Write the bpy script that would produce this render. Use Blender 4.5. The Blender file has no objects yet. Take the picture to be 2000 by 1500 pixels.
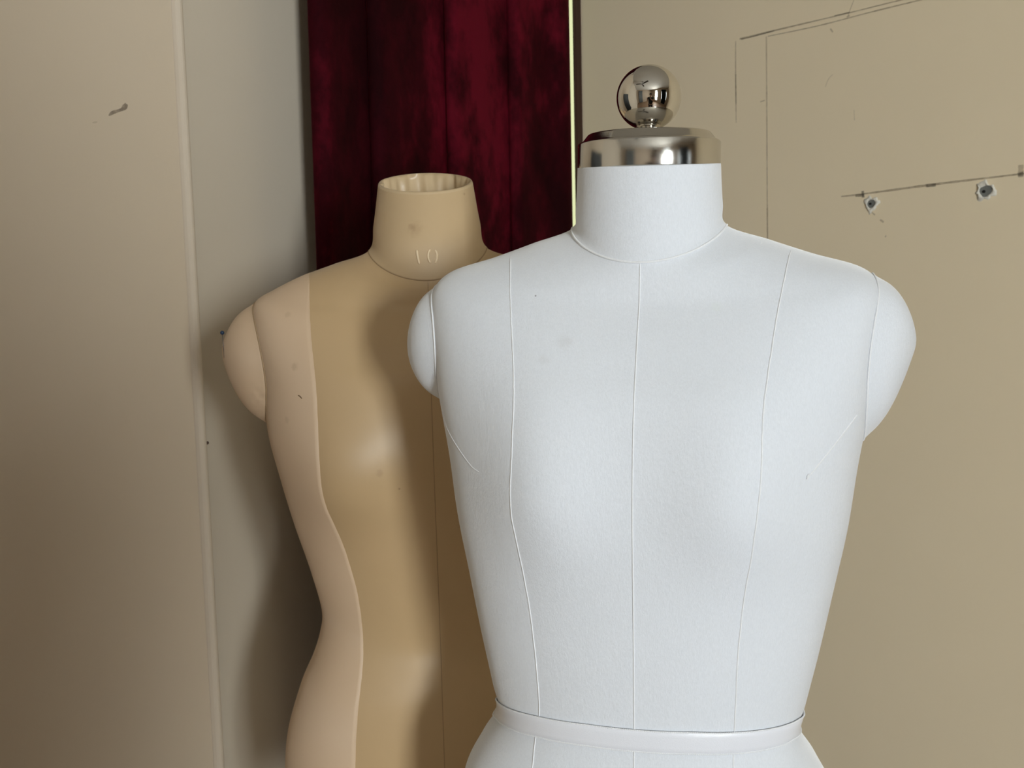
import bpy, bmesh, random
import numpy as np
from math import *
from mathutils import Vector, Matrix, Euler
from mathutils.bvhtree import BVHTree
random.seed(7); rng = np.random.default_rng(7)
SC = bpy.context.scene; COL = SC.collection

# ------------------------------------------------------------------ camera
F_PX = 2000.0; PITCH = radians(4.5); ROLL = radians(1.2); CAM = np.array([0.0, 0.0, 1.45])
_R0 = np.array([1., 0, 0]); _U0 = np.array([0, sin(PITCH), cos(PITCH)])
CF = np.array([0, cos(PITCH), -sin(PITCH)])
CR = cos(ROLL)*_R0 - sin(ROLL)*_U0; CU = sin(ROLL)*_R0 + cos(ROLL)*_U0
def ray(px, py):
    d = CF*F_PX + CR*(px-1000) + CU*(750-py); return d/np.linalg.norm(d)
cd = bpy.data.cameras.new('camera'); cam = bpy.data.objects.new('camera', cd); COL.objects.link(cam)
cd.sensor_fit = 'HORIZONTAL'; cd.sensor_width = 36.0; cd.lens = 36.0*F_PX/2000.0
cd.clip_start = 0.01; cd.clip_end = 60
cam.matrix_world = Matrix(((CR[0], CU[0], -CF[0], CAM[0]), (CR[1], CU[1], -CF[1], CAM[1]), (CR[2], CU[2], -CF[2], CAM[2]), (0, 0, 0, 1)))
cd.dof.use_dof = True; cd.dof.focus_distance = 0.78; cd.dof.aperture_fstop = 20.0
SC.camera = cam

# ------------------------------------------------------------------ room frame: corner C, U along the right wall, V along the left wall
ANG = radians(50)
C0 = np.array([0.135, 2.0]); UD = np.array([sin(ANG), -cos(ANG)]); VD = np.array([-cos(ANG), -sin(ANG)])
ROOM_U, ROOM_V, ROOM_H = 3.7, 4.5, 2.75
def W(u, v, z): p = C0 + UD*u + VD*v; return Vector((p[0], p[1], z))
def hit_plane_u(px, py, u):      # point of the camera ray on the plane at distance u from the left wall -> (v, z)
    d = ray(px, py); n = np.array([UD[0], UD[1], 0]); P0 = np.array([C0[0], C0[1], 0]) + n*u
    t = np.dot(P0-CAM, n)/np.dot(d, n); P = CAM + d*t
    return float(np.dot(P[:2]-C0, VD)), float(P[2])
def hit_plane_v(px, py, v):
    d = ray(px, py); n = np.array([VD[0], VD[1], 0]); P0 = np.array([C0[0], C0[1], 0]) + n*v
    t = np.dot(P0-CAM, n)/np.dot(d, n); P = CAM + d*t
    return float(np.dot(P[:2]-C0, UD)), float(P[2])

# ------------------------------------------------------------------ world, lights, exposure
world = bpy.data.worlds.new('world'); SC.world = world; world.use_nodes = True
bg = world.node_tree.nodes['Background']; bg.inputs[0].default_value = (0.86, 0.95, 1.0, 1); bg.inputs[1].default_value = 1.5
SC.view_settings.view_transform = 'Standard'; SC.view_settings.look = 'None'
SC.view_settings.gamma = 1.0; SC.view_settings.use_curve_mapping = False; SC.view_settings.exposure = 0.70
def area(name, u, v, z, w, h, energy, color, look):      # daylight standing in a window opening
    ld = bpy.data.lights.new(name, 'AREA'); ld.shape = 'RECTANGLE'; ld.size = w; ld.size_y = h; ld.energy = energy; ld.color = color
    o = bpy.data.objects.new(name, ld); COL.objects.link(o)
    o.matrix_world = Matrix.Translation(W(u, v, z)) @ (Vector((UD[0], UD[1], 0))*look).to_track_quat('-Z', 'Z').to_matrix().to_4x4()
    return o
WIN2 = (2.41, 3.09, 0.40, 2.50)      # the big daylight window behind the camera (v0, v1, z0, z1)
WIN3 = (0.55, 1.65, 0.8, 2.2)        # the curtained window further along the same wall
area('window_daylight', ROOM_U+0.10, (WIN2[0]+WIN2[1])/2, (WIN2[2]+WIN2[3])/2, WIN2[1]-WIN2[0], WIN2[3]-WIN2[2], 212, (0.95, 0.985, 1.0), -1)
area('window_daylight', ROOM_U+0.10, (WIN3[0]+WIN3[1])/2, (WIN3[2]+WIN3[3])/2, WIN3[1]-WIN3[0], WIN3[3]-WIN3[2], 6, (0.78, 0.88, 1.0), -1)
# ------------------------------------------------------------------ materials
def mat(name):
    m = bpy.data.materials.new(name); m.use_nodes = True
    return m, m.node_tree, m.node_tree.nodes['Principled BSDF']
def ramp(nt, fac, stops):
    r = nt.nodes.new('ShaderNodeValToRGB'); nt.links.new(fac, r.inputs[0]); e = r.color_ramp.elements
    e[0].position, e[0].color = stops[0][0], (*stops[0][1], 1); e[1].position, e[1].color = stops[-1][0], (*stops[-1][1], 1)
    for p, c in stops[1:-1]: x = e.new(p); x.color = (*c, 1)
    return r.outputs[0]
def noise(nt, scale, detail=4, rough=.55, vec=None, stretch=None):
    n = nt.nodes.new('ShaderNodeTexNoise'); n.inputs['Scale'].default_value = scale; n.inputs['Detail'].default_value = detail; n.inputs['Roughness'].default_value = rough
    tc = nt.nodes.new('ShaderNodeTexCoord'); v = tc.outputs['Object']
    if stretch:
        mp = nt.nodes.new('ShaderNodeMapping'); mp.inputs['Scale'].default_value = stretch; nt.links.new(v, mp.inputs[0]); v = mp.outputs[0]
    nt.links.new(v, n.inputs['Vector']); return n.outputs['Fac']
def bump(nt, b, h, strength, dist):
    n = nt.nodes.new('ShaderNodeBump'); n.inputs['Strength'].default_value = strength; n.inputs['Distance'].default_value = dist
    nt.links.new(h, n.inputs['Height'])
    if b.inputs['Normal'].links: nt.links.new(b.inputs['Normal'].links[0].from_socket, n.inputs['Normal'])
    nt.links.new(n.outputs[0], b.inputs['Normal'])
def mixc(nt, fac, a, b_):
    m = nt.nodes.new('ShaderNodeMix'); m.data_type = 'RGBA'
    for i, s in ((0, fac), (6, a), (7, b_)):
        if hasattr(s, 'links'): nt.links.new(s, m.inputs[i])
        elif isinstance(s, tuple): m.inputs[i].default_value = (*s, 1)
        else: m.inputs[i].default_value = s
    return m.outputs[2]
def spots(nt, color, pts):
    "pts: (local point, radius, tint colour, strength): small stains with a shape of their own"
    tc = nt.nodes.new('ShaderNodeTexCoord')
    nz = nt.nodes.new('ShaderNodeTexNoise'); nz.inputs['Scale'].default_value = 260; nt.links.new(tc.outputs['Object'], nz.inputs['Vector'])
    for p, r, c, s in pts:
        d = nt.nodes.new('ShaderNodeVectorMath'); d.operation = 'DISTANCE'; nt.links.new(tc.outputs['Object'], d.inputs[0]); d.inputs[1].default_value = p
        a = nt.nodes.new('ShaderNodeMath'); a.operation = 'MULTIPLY_ADD'; nt.links.new(nz.outputs['Fac'], a.inputs[0]); a.inputs[1].default_value = r*1.0; nt.links.new(d.outputs['Value'], a.inputs[2])
        mr = nt.nodes.new('ShaderNodeMapRange'); mr.interpolation_type = 'SMOOTHSTEP'; nt.links.new(a.outputs[0], mr.inputs[0])
        mr.inputs[1].default_value = r*.7; mr.inputs[2].default_value = r*1.6; mr.inputs[3].default_value = s; mr.inputs[4].default_value = 0
        color = mixc(nt, mr.outputs[0], color, c)
    return color
def smooth_grid(P, it):      # Laplacian smoothing of a closed-in-columns grid, first row kept
    for _ in range(it):
        Q = P.copy(); Q[1:-1] = .5*P[1:-1]+.125*(P[:-2]+P[2:]+np.roll(P, 1, 1)[1:-1]+np.roll(P, -1, 1)[1:-1])
        Q[-1] = P[-3:-1].mean((0, 1)); P = Q
    return P
def plain(name, c, rough=.6, metal=0.0, sheen=0.0, spec=.5):
    m, nt, b = mat(name); b.inputs['Base Color'].default_value = (*c, 1); b.inputs['Roughness'].default_value = rough
    b.inputs['Metallic'].default_value = metal; b.inputs['Sheen Weight'].default_value = sheen; b.inputs['Specular IOR Level'].default_value = spec
    return m
def paint(name, c, c2, sc=1.6):
    m, nt, b = mat(name)
    col = ramp(nt, noise(nt, sc, 3), [(.3, c), (.7, c2)])
    nt.links.new(col, b.inputs['Base Color']); b.inputs['Roughness'].default_value = .75; b.inputs['Specular IOR Level'].default_value = .25
    bump(nt, b, noise(nt, 9, 3), .25, .004); bump(nt, b, noise(nt, 420, 4), .12, .0006)
    return m
M = {}
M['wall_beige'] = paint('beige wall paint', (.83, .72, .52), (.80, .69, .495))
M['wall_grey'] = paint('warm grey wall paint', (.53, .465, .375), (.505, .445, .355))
M['panel_grey'] = paint('warm grey panel paint', (.575, .485, .375), (.55, .465, .355))
M['trim_grey'] = paint('painted trim', (.61, .53, .43), (.58, .50, .40), 5)
M['ceiling'] = paint('ceiling white', (.55, .53, .49), (.53, .51, .47))
M['wall_rear'] = paint('rear wall paint', (.38, .31, .24), (.36, .295, .225))
M['plaster'] = paint('torn plaster', (.80, .78, .70), (.72, .70, .62), 200)
M['graphite'] = plain('pencil graphite', (.30, .235, .16), .6)
M['graphite_dark'] = plain('dark pencil graphite', (.11, .095, .08), .5)
M['plug'] = plain('grey wall plug', (.16, .17, .16), .5)
M['dark'] = plain('dark hole', (.01, .01, .01), .9)
M['scuff'] = plain('grey scuff', (.36, .29, .22), .8)
def wood(name, c1, c2, st):
    m, nt, b = mat(name); nt.links.new(ramp(nt, noise(nt, 6, 6, .6, None, st), [(.3, c1), (.7, c2)]), b.inputs['Base Color']); b.inputs['Roughness'].default_value = .5; return m
M['floor'] = wood('brown floorboards', (.16, .10, .06), (.24, .155, .095), (1, 8, 1))
M['frame'] = wood('dark brown window frame', (.045, .020, .014), (.075, .032, .022), (6, 6, 1))
M['door_dark'] = wood('dark door', (.010, .014, .014), (.018, .022, .022), (6, 6, 1))
def velvet(name, c1, c2, c3, shc):
    m, nt, b = mat(name)
    n1 = noise(nt, 16, 6, .65, None, (1, 1, .55)); n2 = noise(nt, 4.5, 3, .5, None, (1, 1, .3))
    ad = nt.nodes.new('ShaderNodeMath'); ad.operation = 'MULTIPLY'; nt.links.new(n1, ad.inputs[0]); nt.links.new(n2, ad.inputs[1])
    nt.links.new(ramp(nt, ad.outputs[0], [(.17, c1), (.27, c2), (.38, c3)]), b.inputs['Base Color'])
    b.inputs['Roughness'].default_value = .8; b.inputs['Specular IOR Level'].default_value = .05
    b.inputs['Sheen Weight'].default_value = .35; b.inputs['Sheen Roughness'].default_value = .35; b.inputs['Sheen Tint'].default_value = (*shc, 1)
    bump(nt, b, n1, .35, .004); bump(nt, b, noise(nt, 500, 2), .3, .0008)
    return m
M['velvet'] = velvet('crimson velvet', (.013, .0009, .0018), (.030, .0013, .0036), (.095, .0036, .0110), (.30, .02, .040))
M['grey_cloth'] = velvet('grey curtain cloth', (.16, .18, .19), (.20, .22, .23), (.24, .26, .27), (.5, .5, .5))
M['black_cloth'] = velvet('dark curtain cloth', (.012, .013, .015), (.018, .02, .022), (.025, .028, .03), (.1, .1, .1))
def glass(name, c):
    m = bpy.data.materials.new(name); m.use_nodes = True; nt = m.node_tree; nt.nodes.clear()
    o = nt.nodes.new('ShaderNodeOutputMaterial'); t = nt.nodes.new('ShaderNodeBsdfTransparent'); t.inputs[0].default_value = (*c, 1)
    g = nt.nodes.new('ShaderNodeBsdfGlossy'); g.inputs['Roughness'].default_value = .02
    x = nt.nodes.new('ShaderNodeMixShader'); x.inputs[0].default_value = .05
    nt.links.new(t.outputs[0], x.inputs[1]); nt.links.new(g.outputs[0], x.inputs[2]); nt.links.new(x.outputs[0], o.inputs[0]); return m
M['glass_yellow'] = glass('yellow tinted glass', (.65, .635, .465)); M['glass'] = glass('clear window glass', (.97, .98, .98))
def metal(name, c, rough, brushed=0.0):
    m, nt, b = mat(name); b.inputs['Base Color'].default_value = (*c, 1); b.inputs['Metallic'].default_value = 1; b.inputs['Roughness'].default_value = rough
    if brushed:
        n = noise(nt, 60, 5, .7, None, (1, 1, 40))
        mr = nt.nodes.new('ShaderNodeMapRange'); nt.links.new(n, mr.inputs[0]); mr.inputs[3].default_value = rough*.6; mr.inputs[4].default_value = rough*1.6
        nt.links.new(mr.outputs[0], b.inputs['Roughness']); bump(nt, b, n, brushed, .0004)
    return m
M['steel'] = metal('polished steel', (.66, .635, .585), .03); M['brushed'] = metal('brushed steel', (.58, .56, .52), .11, .06)
M['stand_metal'] = metal('grey stand metal', (.35, .35, .35), .35)

# ------------------------------------------------------------------ mesh helpers
def finish(o, label=None, cat=None, group=None, kind=None):
    if label: o['label'] = label
    if cat: o['category'] = cat
    if group: o['group'] = group
    if kind: o['kind'] = kind
    return o
def link(name, me, m, parent=None, smooth=False):
    o = bpy.data.objects.new(name, me); COL.objects.link(o)
    for x in (m if isinstance(m, (list, tuple)) else [m]):
        if x: me.materials.append(x)
    if smooth: me.polygons.foreach_set('use_smooth', [True]*len(me.polygons))
    if parent: o.parent = parent
    return o
def mesh(name, V, Fc, m, parent=None, smooth=True):
    me = bpy.data.meshes.new(name); me.from_pydata([tuple(map(float, v)) for v in V], [], Fc); me.update()
    bm = bmesh.new(); bm.from_mesh(me); bmesh.ops.recalc_face_normals(bm, faces=bm.faces); bm.to_mesh(me); bm.free()
    return link(name, me, m, parent, smooth)
def empty(name, matrix):
    o = bpy.data.objects.new(name, None); COL.objects.link(o); o.empty_display_size = .1; o.matrix_world = matrix; return o
def prism(corners_uv, z0, z1):      # footprint in room u,v -> verts/faces
    n = len(corners_uv); V = [W(u, v, z0) for u, v in corners_uv] + [W(u, v, z1) for u, v in corners_uv]
    return V, [tuple(range(n))[::-1], tuple(range(n, 2*n))] + [(i, (i+1) % n, n+(i+1) % n, n+i) for i in range(n)]
def merge(parts):
    V, Fc = [], []
    for v, f in parts: k = len(V); V += list(v); Fc += [tuple(i+k for i in q) for q in f]
    return V, Fc
def box(u0, u1, v0, v1, z0, z1): return prism([(u0, v0), (u1, v0), (u1, v1), (u0, v1)], z0, z1)
def bevel(o, w, seg=2):
    md = o.modifiers.new('bevel', 'BEVEL'); md.width = w; md.segments = seg; md.limit_method = 'ANGLE'; return o
def grid_faces(nr, nc, closed_c=False):
    Fc = []
    for i in range(nr-1):
        for j in range(nc if closed_c else nc-1):
            a = i*nc+j; b = i*nc+(j+1) % nc; Fc.append((a, b, b+nc, a+nc))
    return Fc
def tube(pts, r, n=8, closed=False, taper=False):
    P = np.array([tuple(p) for p in pts], float); N = len(P)
    T = np.roll(P, -1, 0)-np.roll(P, 1, 0) if closed else np.gradient(P, axis=0)
    T /= np.linalg.norm(T, axis=1)[:, None]+1e-12
    up = np.array([0.13, 0.3, 1.0]); V = []
    prev = None
    for i in range(N):
        a = np.cross(T[i], up) if prev is None else prev - T[i]*np.dot(prev, T[i])
        if np.linalg.norm(a) < 1e-6: a = np.cross(T[i], [1, 0, 0])
        a /= np.linalg.norm(a); prev = a; b = np.cross(T[i], a)
        rr = r[i] if hasattr(r, '__len__') else r
        if taper and not closed: rr = rr*min(1, .25+min(i, N-1-i)/2.0)
        for k in range(n): t = 2*pi*k/n; V.append(P[i]+(a*cos(t)+b*sin(t))*rr)
    Fc = grid_faces(N, n, True)
    if closed: Fc += [((N-1)*n+j, (N-1)*n+(j+1) % n, (j+1) % n, j) for j in range(n)]
    else: Fc += [tuple(range(n))[::-1], tuple(range((N-1)*n, N*n))]
    return V, Fc
def lathe(prof, n=96, sy=1.0):
    V = []; 
    for r, z in prof: V += [(r*cos(2*pi*k/n), r*sy*sin(2*pi*k/n), z) for k in range(n)]
    return V, grid_faces(len(prof), n, True) + [tuple(range(n))[::-1], tuple(range((len(prof)-1)*n, len(prof)*n))]
def sphere(c, r, seg=24, rings=16, sc=(1, 1, 1)):
    V, Fc = [], []
    for i in range(1, rings):
        t = pi*i/rings
        for k in range(seg): p = 2*pi*k/seg; V.append((c[0]+r*sc[0]*sin(t)*cos(p), c[1]+r*sc[1]*sin(t)*sin(p), c[2]+r*sc[2]*cos(t)))
    Fc = grid_faces(rings-1, seg, True); a = len(V); V += [(c[0], c[1], c[2]+r*sc[2]), (c[0], c[1], c[2]-r*sc[2])]
    Fc += [(a, (k+1) % seg, k) for k in range(seg)] + [(a+1, (rings-2)*seg+k, (rings-2)*seg+(k+1) % seg) for k in range(seg)]
    return V, Fc
def spline(pts, n):
    P = np.array(pts, float); d = np.r_[0, np.cumsum(np.linalg.norm(np.diff(P, axis=0), axis=1))]
    t = np.interp(np.linspace(0, d[-1], n), d, np.arange(len(P))); return cr(P, t)
def cr(vals, t):      # Catmull-Rom through knots
    v = np.asarray(vals, float); n = len(v); t = np.clip(np.asarray(t, float), 0, n-1-1e-9)
    i = t.astype(int); f = (t-i)[:, None]
    p1 = v[i]; p2 = v[i+1]; p0 = v[np.maximum(i-1, 0)]; p3 = v[np.minimum(i+2, n-1)]
    m1 = (p2-p0)/2; m2 = (p3-p1)/2
    return (2*f**3-3*f**2+1)*p1+(f**3-2*f**2+f)*m1+(-2*f**3+3*f**2)*p2+(f**3-f**2)*m2
# ------------------------------------------------------------------ the room
T = .10
def struct(name, parts, m, smooth=False, parent=None):
    V, Fc = merge(parts); o = mesh(name, V, Fc, m, parent, smooth)
    if parent is None: o['kind'] = 'structure'
    return o
struct('floor', [box(-T, ROOM_U+T, -T, ROOM_V+T, -.08, 0)], M['floor'])
struct('ceiling', [box(-T, ROOM_U+T, -T, ROOM_V+T, ROOM_H, ROOM_H+.08)], M['ceiling'])
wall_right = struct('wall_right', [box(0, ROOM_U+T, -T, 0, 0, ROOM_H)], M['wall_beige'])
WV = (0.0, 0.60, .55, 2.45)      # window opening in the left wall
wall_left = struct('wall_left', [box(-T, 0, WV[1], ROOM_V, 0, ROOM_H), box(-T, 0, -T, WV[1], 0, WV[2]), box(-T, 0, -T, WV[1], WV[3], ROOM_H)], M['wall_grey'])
struct('wall_back', [box(-T, ROOM_U+T, ROOM_V, ROOM_V+T, 0, ROOM_H)], M['wall_rear'])
a, b_, c, d = WIN3[0], WIN3[1], WIN2[0], WIN2[1]
struct('wall_far', [box(ROOM_U, ROOM_U+T, 0, a, 0, ROOM_H), box(ROOM_U, ROOM_U+T, a, b_, 0, WIN3[2]), box(ROOM_U, ROOM_U+T, a, b_, WIN3[3], ROOM_H),
    box(ROOM_U, ROOM_U+T, b_, c, 0, ROOM_H), box(ROOM_U, ROOM_U+T, c, d, 0, WIN2[2]), box(ROOM_U, ROOM_U+T, c, d, WIN2[3], ROOM_H), box(ROOM_U, ROOM_U+T, d, ROOM_V, 0, ROOM_H)], M['wall_rear'])
def window(name, u0, u1, v0, v1, z0, z1, fw, m, gm, ug):
    r = empty(name, Matrix.Identity(4)); r['kind'] = 'structure'
    V, Fc = merge([box(u0, u1, v0, v0+fw, z0, z1), box(u0, u1, v1-fw, v1, z0, z1), box(u0, u1, v0+fw, v1-fw, z0, z0+fw), box(u0, u1, v0+fw, v1-fw, z1-fw, z1)])
    mesh('window_frame', V, Fc, m, r, False)
    V, Fc = box(ug-.002, ug+.002, v0+fw, v1-fw, z0+fw, z1-fw); mesh('window_pane', V, Fc, gm, r, False)
    return r
window('window_1', -.004, .0008, -.0100, WV[1], WV[2], WV[3], .0130, M['frame'], M['glass_yellow'], -.003)
V, Fc = merge([box(-.030, -.012, .031, WV[1], WV[2], WV[3])]); mesh('window_light_block', V, Fc, M['frame'], bpy.data.objects['window_1'], False)  # unseen panel added behind the curtain to keep sky light off wall_right
struct('trim_2', [box(.0010, .0135, 0, .0022, WV[2]-.05, WV[3]+.05)], M['frame'])
window('window_2', ROOM_U, ROOM_U+.05, *WIN2, .05, M['trim_grey'], M['glass'], ROOM_U+.03)
window('window_3', ROOM_U, ROOM_U+.05, *WIN3, .05, M['trim_grey'], M['glass'], ROOM_U+.03)

# the panel standing proud of the left wall and the rounded cover strip at its edge
v_strip, _ = hit_plane_u(383, 750, .012)
struct('door_1', [box(.0005, .010, v_strip+.004, v_strip+.80, .02, 2.62)], M['panel_grey'])
arc = [(.0005+.017*sin(t*pi/10)**.8 if 0 < t < 10 else .0005, v_strip-.009+.0095*(1-cos(t*pi/10))) for t in range(11)]
V, Fc = prism(arc, .02, 2.62)
tr = mesh('trim_1', V, Fc, M['trim_grey'], None, False); tr['kind'] = 'structure'
# narrow gap beside the strip, its shade painted as a dark band
v_j, _ = hit_plane_u(392, 750, .0)
V, Fc = box(-.0005, .0008, v_strip-.0125, v_strip-.009, .02, 2.62); mesh('joint_gap', V, Fc, plain('joint gap shade', (.16, .135, .10), .9), tr, False)
for px, py, r in ((405, 865, .0022), (418, 1296, .0018)):
    v, z = hit_plane_u(px, py, .002); p = W(.002, v, z); V, Fc = sphere(p, r, 12, 8); mesh('nail_head', V, Fc, M['frame'], tr)
# the strip and the panel edge are not quite plumb
for o in [x for x in bpy.data.objects if x.type == 'MESH' and x.name.split('.')[0] in ('trim_1', 'door_1', 'joint_gap')]:
    for vtx in o.data.vertices:
        k = .0119*(vtx.co.z-1.45)-.0030; vtx.co.x += VD[0]*k; vtx.co.y += VD[1]*k
# dark framed panel on the left wall beside the picture (seen only in the polished ball and cap)
pnl = empty('wall_screen', Matrix.Translation(W(.011, 1.42, 1.06))); finish(pnl, 'dark flat wall screen left of the photo, seen only in the polished ball', 'screen')
def rel(VF): V, Fc = VF; return [v-W(.011, 1.42, 1.06) for v in V], Fc
V, Fc = rel(merge([box(.011, .040, 1.21, 1.225, 1.06, 1.78), box(.011, .040, 1.615, 1.63, 1.06, 1.78), box(.011, .040, 1.225, 1.615, 1.06, 1.075), box(.011, .040, 1.225, 1.615, 1.765, 1.78)])); mesh('bezel', V, Fc, M['door_dark'], pnl, False)
V, Fc = rel(box(.011, .034, 1.225, 1.615, 1.075, 1.765)); mesh('screen', V, Fc, M['door_dark'], pnl, False)
# ---- marks on the walls
def strip_on_wall(name, plane, pts, width, m, parent, lift=.0004, n=40, wob=.0):
    "thin mark following image points, lying on the wall; width in metres, may be a list"
    P = []
    for px, py in pts:
        if plane == 'v': u, z = hit_plane_v(px, py, 0); P.append((u, z))
        else: v, z = hit_plane_u(px, py, plane); P.append((v, z))
    S = spline(P, n) if len(P) > 2 else np.linspace(P[0], P[1], n)
    Tn = np.gradient(S, axis=0); Tn /= np.linalg.norm(Tn, axis=1)[:, None]; Nn = np.stack([-Tn[:, 1], Tn[:, 0]], -1)
    wd = np.interp(np.linspace(0, 1, n), np.linspace(0, 1, len(width)), width) if hasattr(width, '__len__') else np.full(n, width)
    wd = wd*1.35*(1+wob*rng.standard_normal(n)*.5); V = []
    for s_ in (1, -1):
        for k in range(n):
            q = S[k]+Nn[k]*wd[k]*.5*s_
            V.append(W(q[0], lift, q[1]) if plane == 'v' else W(plane+lift, q[0], q[1]))
    Fc = [(k, k+1, n+k+1, n+k) for k in range(n-1)]
    return mesh(name, V, Fc, m, parent)
def graph(name, a, dens):      # graphite rubbed thin: noise lets the paint through
    m, nt, b = mat(name); b.inputs['Base Color'].default_value = (*a, 1); b.inputs['Roughness'].default_value = .7
    n = noise(nt, 160, 4, .7); mr = nt.nodes.new('ShaderNodeMapRange'); nt.links.new(n, mr.inputs[0]); mr.inputs[1].default_value = .3; mr.inputs[2].default_value = .7
    mr.inputs[3].default_value = dens*.6; mr.inputs[4].default_value = min(1, dens*1.35); nt.links.new(mr.outputs[0], b.inputs['Alpha']); return m
G1 = graph('faint pencil', (.30, .23, .15), .30); G2 = graph('pencil', (.26, .205, .14), .40); G3 = graph('hard pencil', (.11, .10, .08), .48); G0 = graph('barely visible pencil', (.34, .26, .17), .20)
for pts, w_, m in (
    ([(1445, 76), (1520, 58), (1655, 26), (1760, 0), (1800, -9)], [.0020, .0018, .0014, .0014], G2),
    ([(1448, 77), (1480, 69), (1512, 60)], .0014, G3), ([(1630, 31), (1660, 24)], .0012, G3),
    ([(1500, 71), (1600, 50), (1700, 24), (1790, 2), (1830, -8)], [.0011, .0013, .0012, .0016, .0014], G2),
    ([(1437, 80), (1437, 150), (1438, 240)], [.0012, .0016, .0008], G1), ([(1437, 145), (1438, 205)], [.0007, .0012, .0007], G3),
    ([(1497, 71), (1498, 250), (1499, 470)], [.0016, .0014, .0014], G1), ([(1499, 400), (1500, 560)], .0016, G0),
    ([(1656, 32), (1661, 18), (1668, 0), (1672, -10)], .0008, G1), ([(1654, 34), (1660, 30)], .002, G1),
    ([(1643, 384), (1700, 377), (1810, 362), (1900, 351), (2000, 339), (2040, 334)], [.0016, .0022, .0026, .0020, .0020], G2),
    ([(1671, 382), (1688, 381)], .0034, G3), ([(1685, 373), (1686, 386)], .0030, G3), ([(1809, 363), (1828, 361)], .0036, G3),
    ([(1994, 322), (1994, 346)], .0050, G1), ([(1988, 341), (1999, 339)], .004, G3),
    ([(1485, 199), (1494, 196)], .0015, G1), ([(1622, 56), (1627, 63)], .0018, G1), ([(1627, 145), (1618, 155), (1612, 170)], .0010, G0),
    ([(1697, 411), (1703, 415), (1709, 420)], .0018, G1), ([(1703, 413), (1697, 419)], .0014, G1), ([(1719, 429), (1726, 434)], .0022, G1),
    ([(1729, 461), (1731, 462)], .0024, G2), ([(1668, 215), (1669, 235)], .0008, G0)):
    strip_on_wall('pencil_mark', 'v', pts, w_, m, wall_right, lift=.0004, wob=.25)
strip_on_wall('scuff_mark', .010, [(212, 226), (220, 220), (232, 216), (239, 213), (244, 208), (247, 203)], [.0008, .0030, .0030, .0024, .0028, .0050, .0030], graph('grey scuff', (.24, .19, .14), .55), wall_left, lift=.0004)
strip_on_wall('scuff_mark', .010, [(180, 240), (190, 238)], [.0005, .0020, .0005], G0, wall_left, lift=.0004)

# drilled holes: torn plaster rim, grey plug, dark centre
def hole(px, py, rr, rot, tri):
    u, z = hit_plane_v(px, py, 0); n = 40; V = []; rings = 7
    rim = [1+.16*sin(3*k*2*pi/n+rot)+.10*sin(7*k*2*pi/n+rot*2)+.06*rng.standard_normal() for k in range(n)]
    core = [(1+.35*max(0, cos(k*2*pi/n-.5)) + .12*sin(3*k*2*pi/n)) if tri else 1+.06*sin(2*k*2*pi/n) for k in range(n)]
    for i in range(rings):
        f = i/(rings-1)
        for k in range(n):
            t = 2*pi*k/n; r = rr*(.50*core[k]*(1-f)+rim[k]*f)
            h = .0005+.0022*sin(pi*min(1, f*1.15))**.7*(1+.35*rng.standard_normal()*(0 < i < rings-1)) if i < rings-1 else .0002
            V.append(W(u+r*cos(t), h, z+r*sin(t)))
    o = mesh('plaster_rim', V, grid_faces(rings, n, True), M['plaster'], wall_right)
    V = [];
    for f, h in ((1.06, .0012), (.9, .0010), (.55, .0006), (.0, .0004)):
        for k in range(n): t = 2*pi*k/n; V.append(W(u+rr*.52*core[k]*f*cos(t), h, z+rr*.52*core[k]*f*sin(t)))
    q = mesh('wall_plug', V, grid_faces(4, n, True), M['plug'], o)
    V = [W(u+rr*.16*cos(2*pi*k/20)-rr*.1, .0016, z+rr*.16*sin(2*pi*k/20)) for k in range(20)] + [W(u+rr*.16*cos(2*pi*k/20)-rr*.1, .0008, z+rr*.16*sin(2*pi*k/20)) for k in range(20)]
    mesh('screw_hole', V, [tuple(range(20))]+[(k, (k+1) % 20, 20+(k+1) % 20, 20+k) for k in range(20)], M['dark'], o)
hole(1702, 398, .0118, .6, False); hole(1924, 374, .0140, 2.0, True)

# ------------------------------------------------------------------ curtains
def curtain(name, path, z0, z1, m, label, cat, group=None, nz=40, sway=.004, warp=None):
    V = []; n = len(path)
    for i in range(nz):
        f = i/(nz-1); z = z0+(z1-z0)*f
        for j, (u, v) in enumerate(path):
            k = sway*sin(3.1*f+j*.11)+sway*.5*sin(9*f+j*.23); V.append(W(u+k*.6, v+k*.3, z))
    o = mesh(name, V, grid_faces(nz, n), m); md = o.modifiers.new('cloth', 'SOLIDIFY'); md.thickness = .0025
    return finish(o, label, cat, group)
UR, UB = .086, .066      # ridge and valley distance from the wall
knots = []
edges = [(609, 1), (735, 1), (884, 1), (1006, 1)]
vs = [hit_plane_u(px, 260, UR)[0] for px, _ in edges]; v_end = hit_plane_u(1112, 260, UR-.012)[0]
vs[0] = hit_plane_u(614, 260, UR-.01)[0]
for i, v in enumerate(vs):
    if i == 0: knots += [(UB+.004, v-.016), (UR-.012, v+.000)]
    else: knots += [(UR-.010, v+.0005)]
    vn = vs[i+1] if i < 3 else v_end
    w_ = v-vn
    knots += [(UR+.001, v-.010), (UR+.002, v-.028), (UR-.004, v-.5*w_), (UR-.013, v-.80*w_)] if i < 3 else [(UR+.001, v-.010), (UR+.000, v-.025), (UR-.010, v-.55*w_), (UR+.002, v-.82*w_), (UR-.012, vn)]
    if i < 3: knots += [(UB+.002, vn-.020), (UB, vn-.034), (UB+.004, vn-.030), (UB+.014, vn-.014)]
    else: knots += [(UR-.030, vn-.010), (.034, vn-.036), (.014, vn-.060), (.006, vn-.072)]
path = spline(knots, 260)
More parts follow.
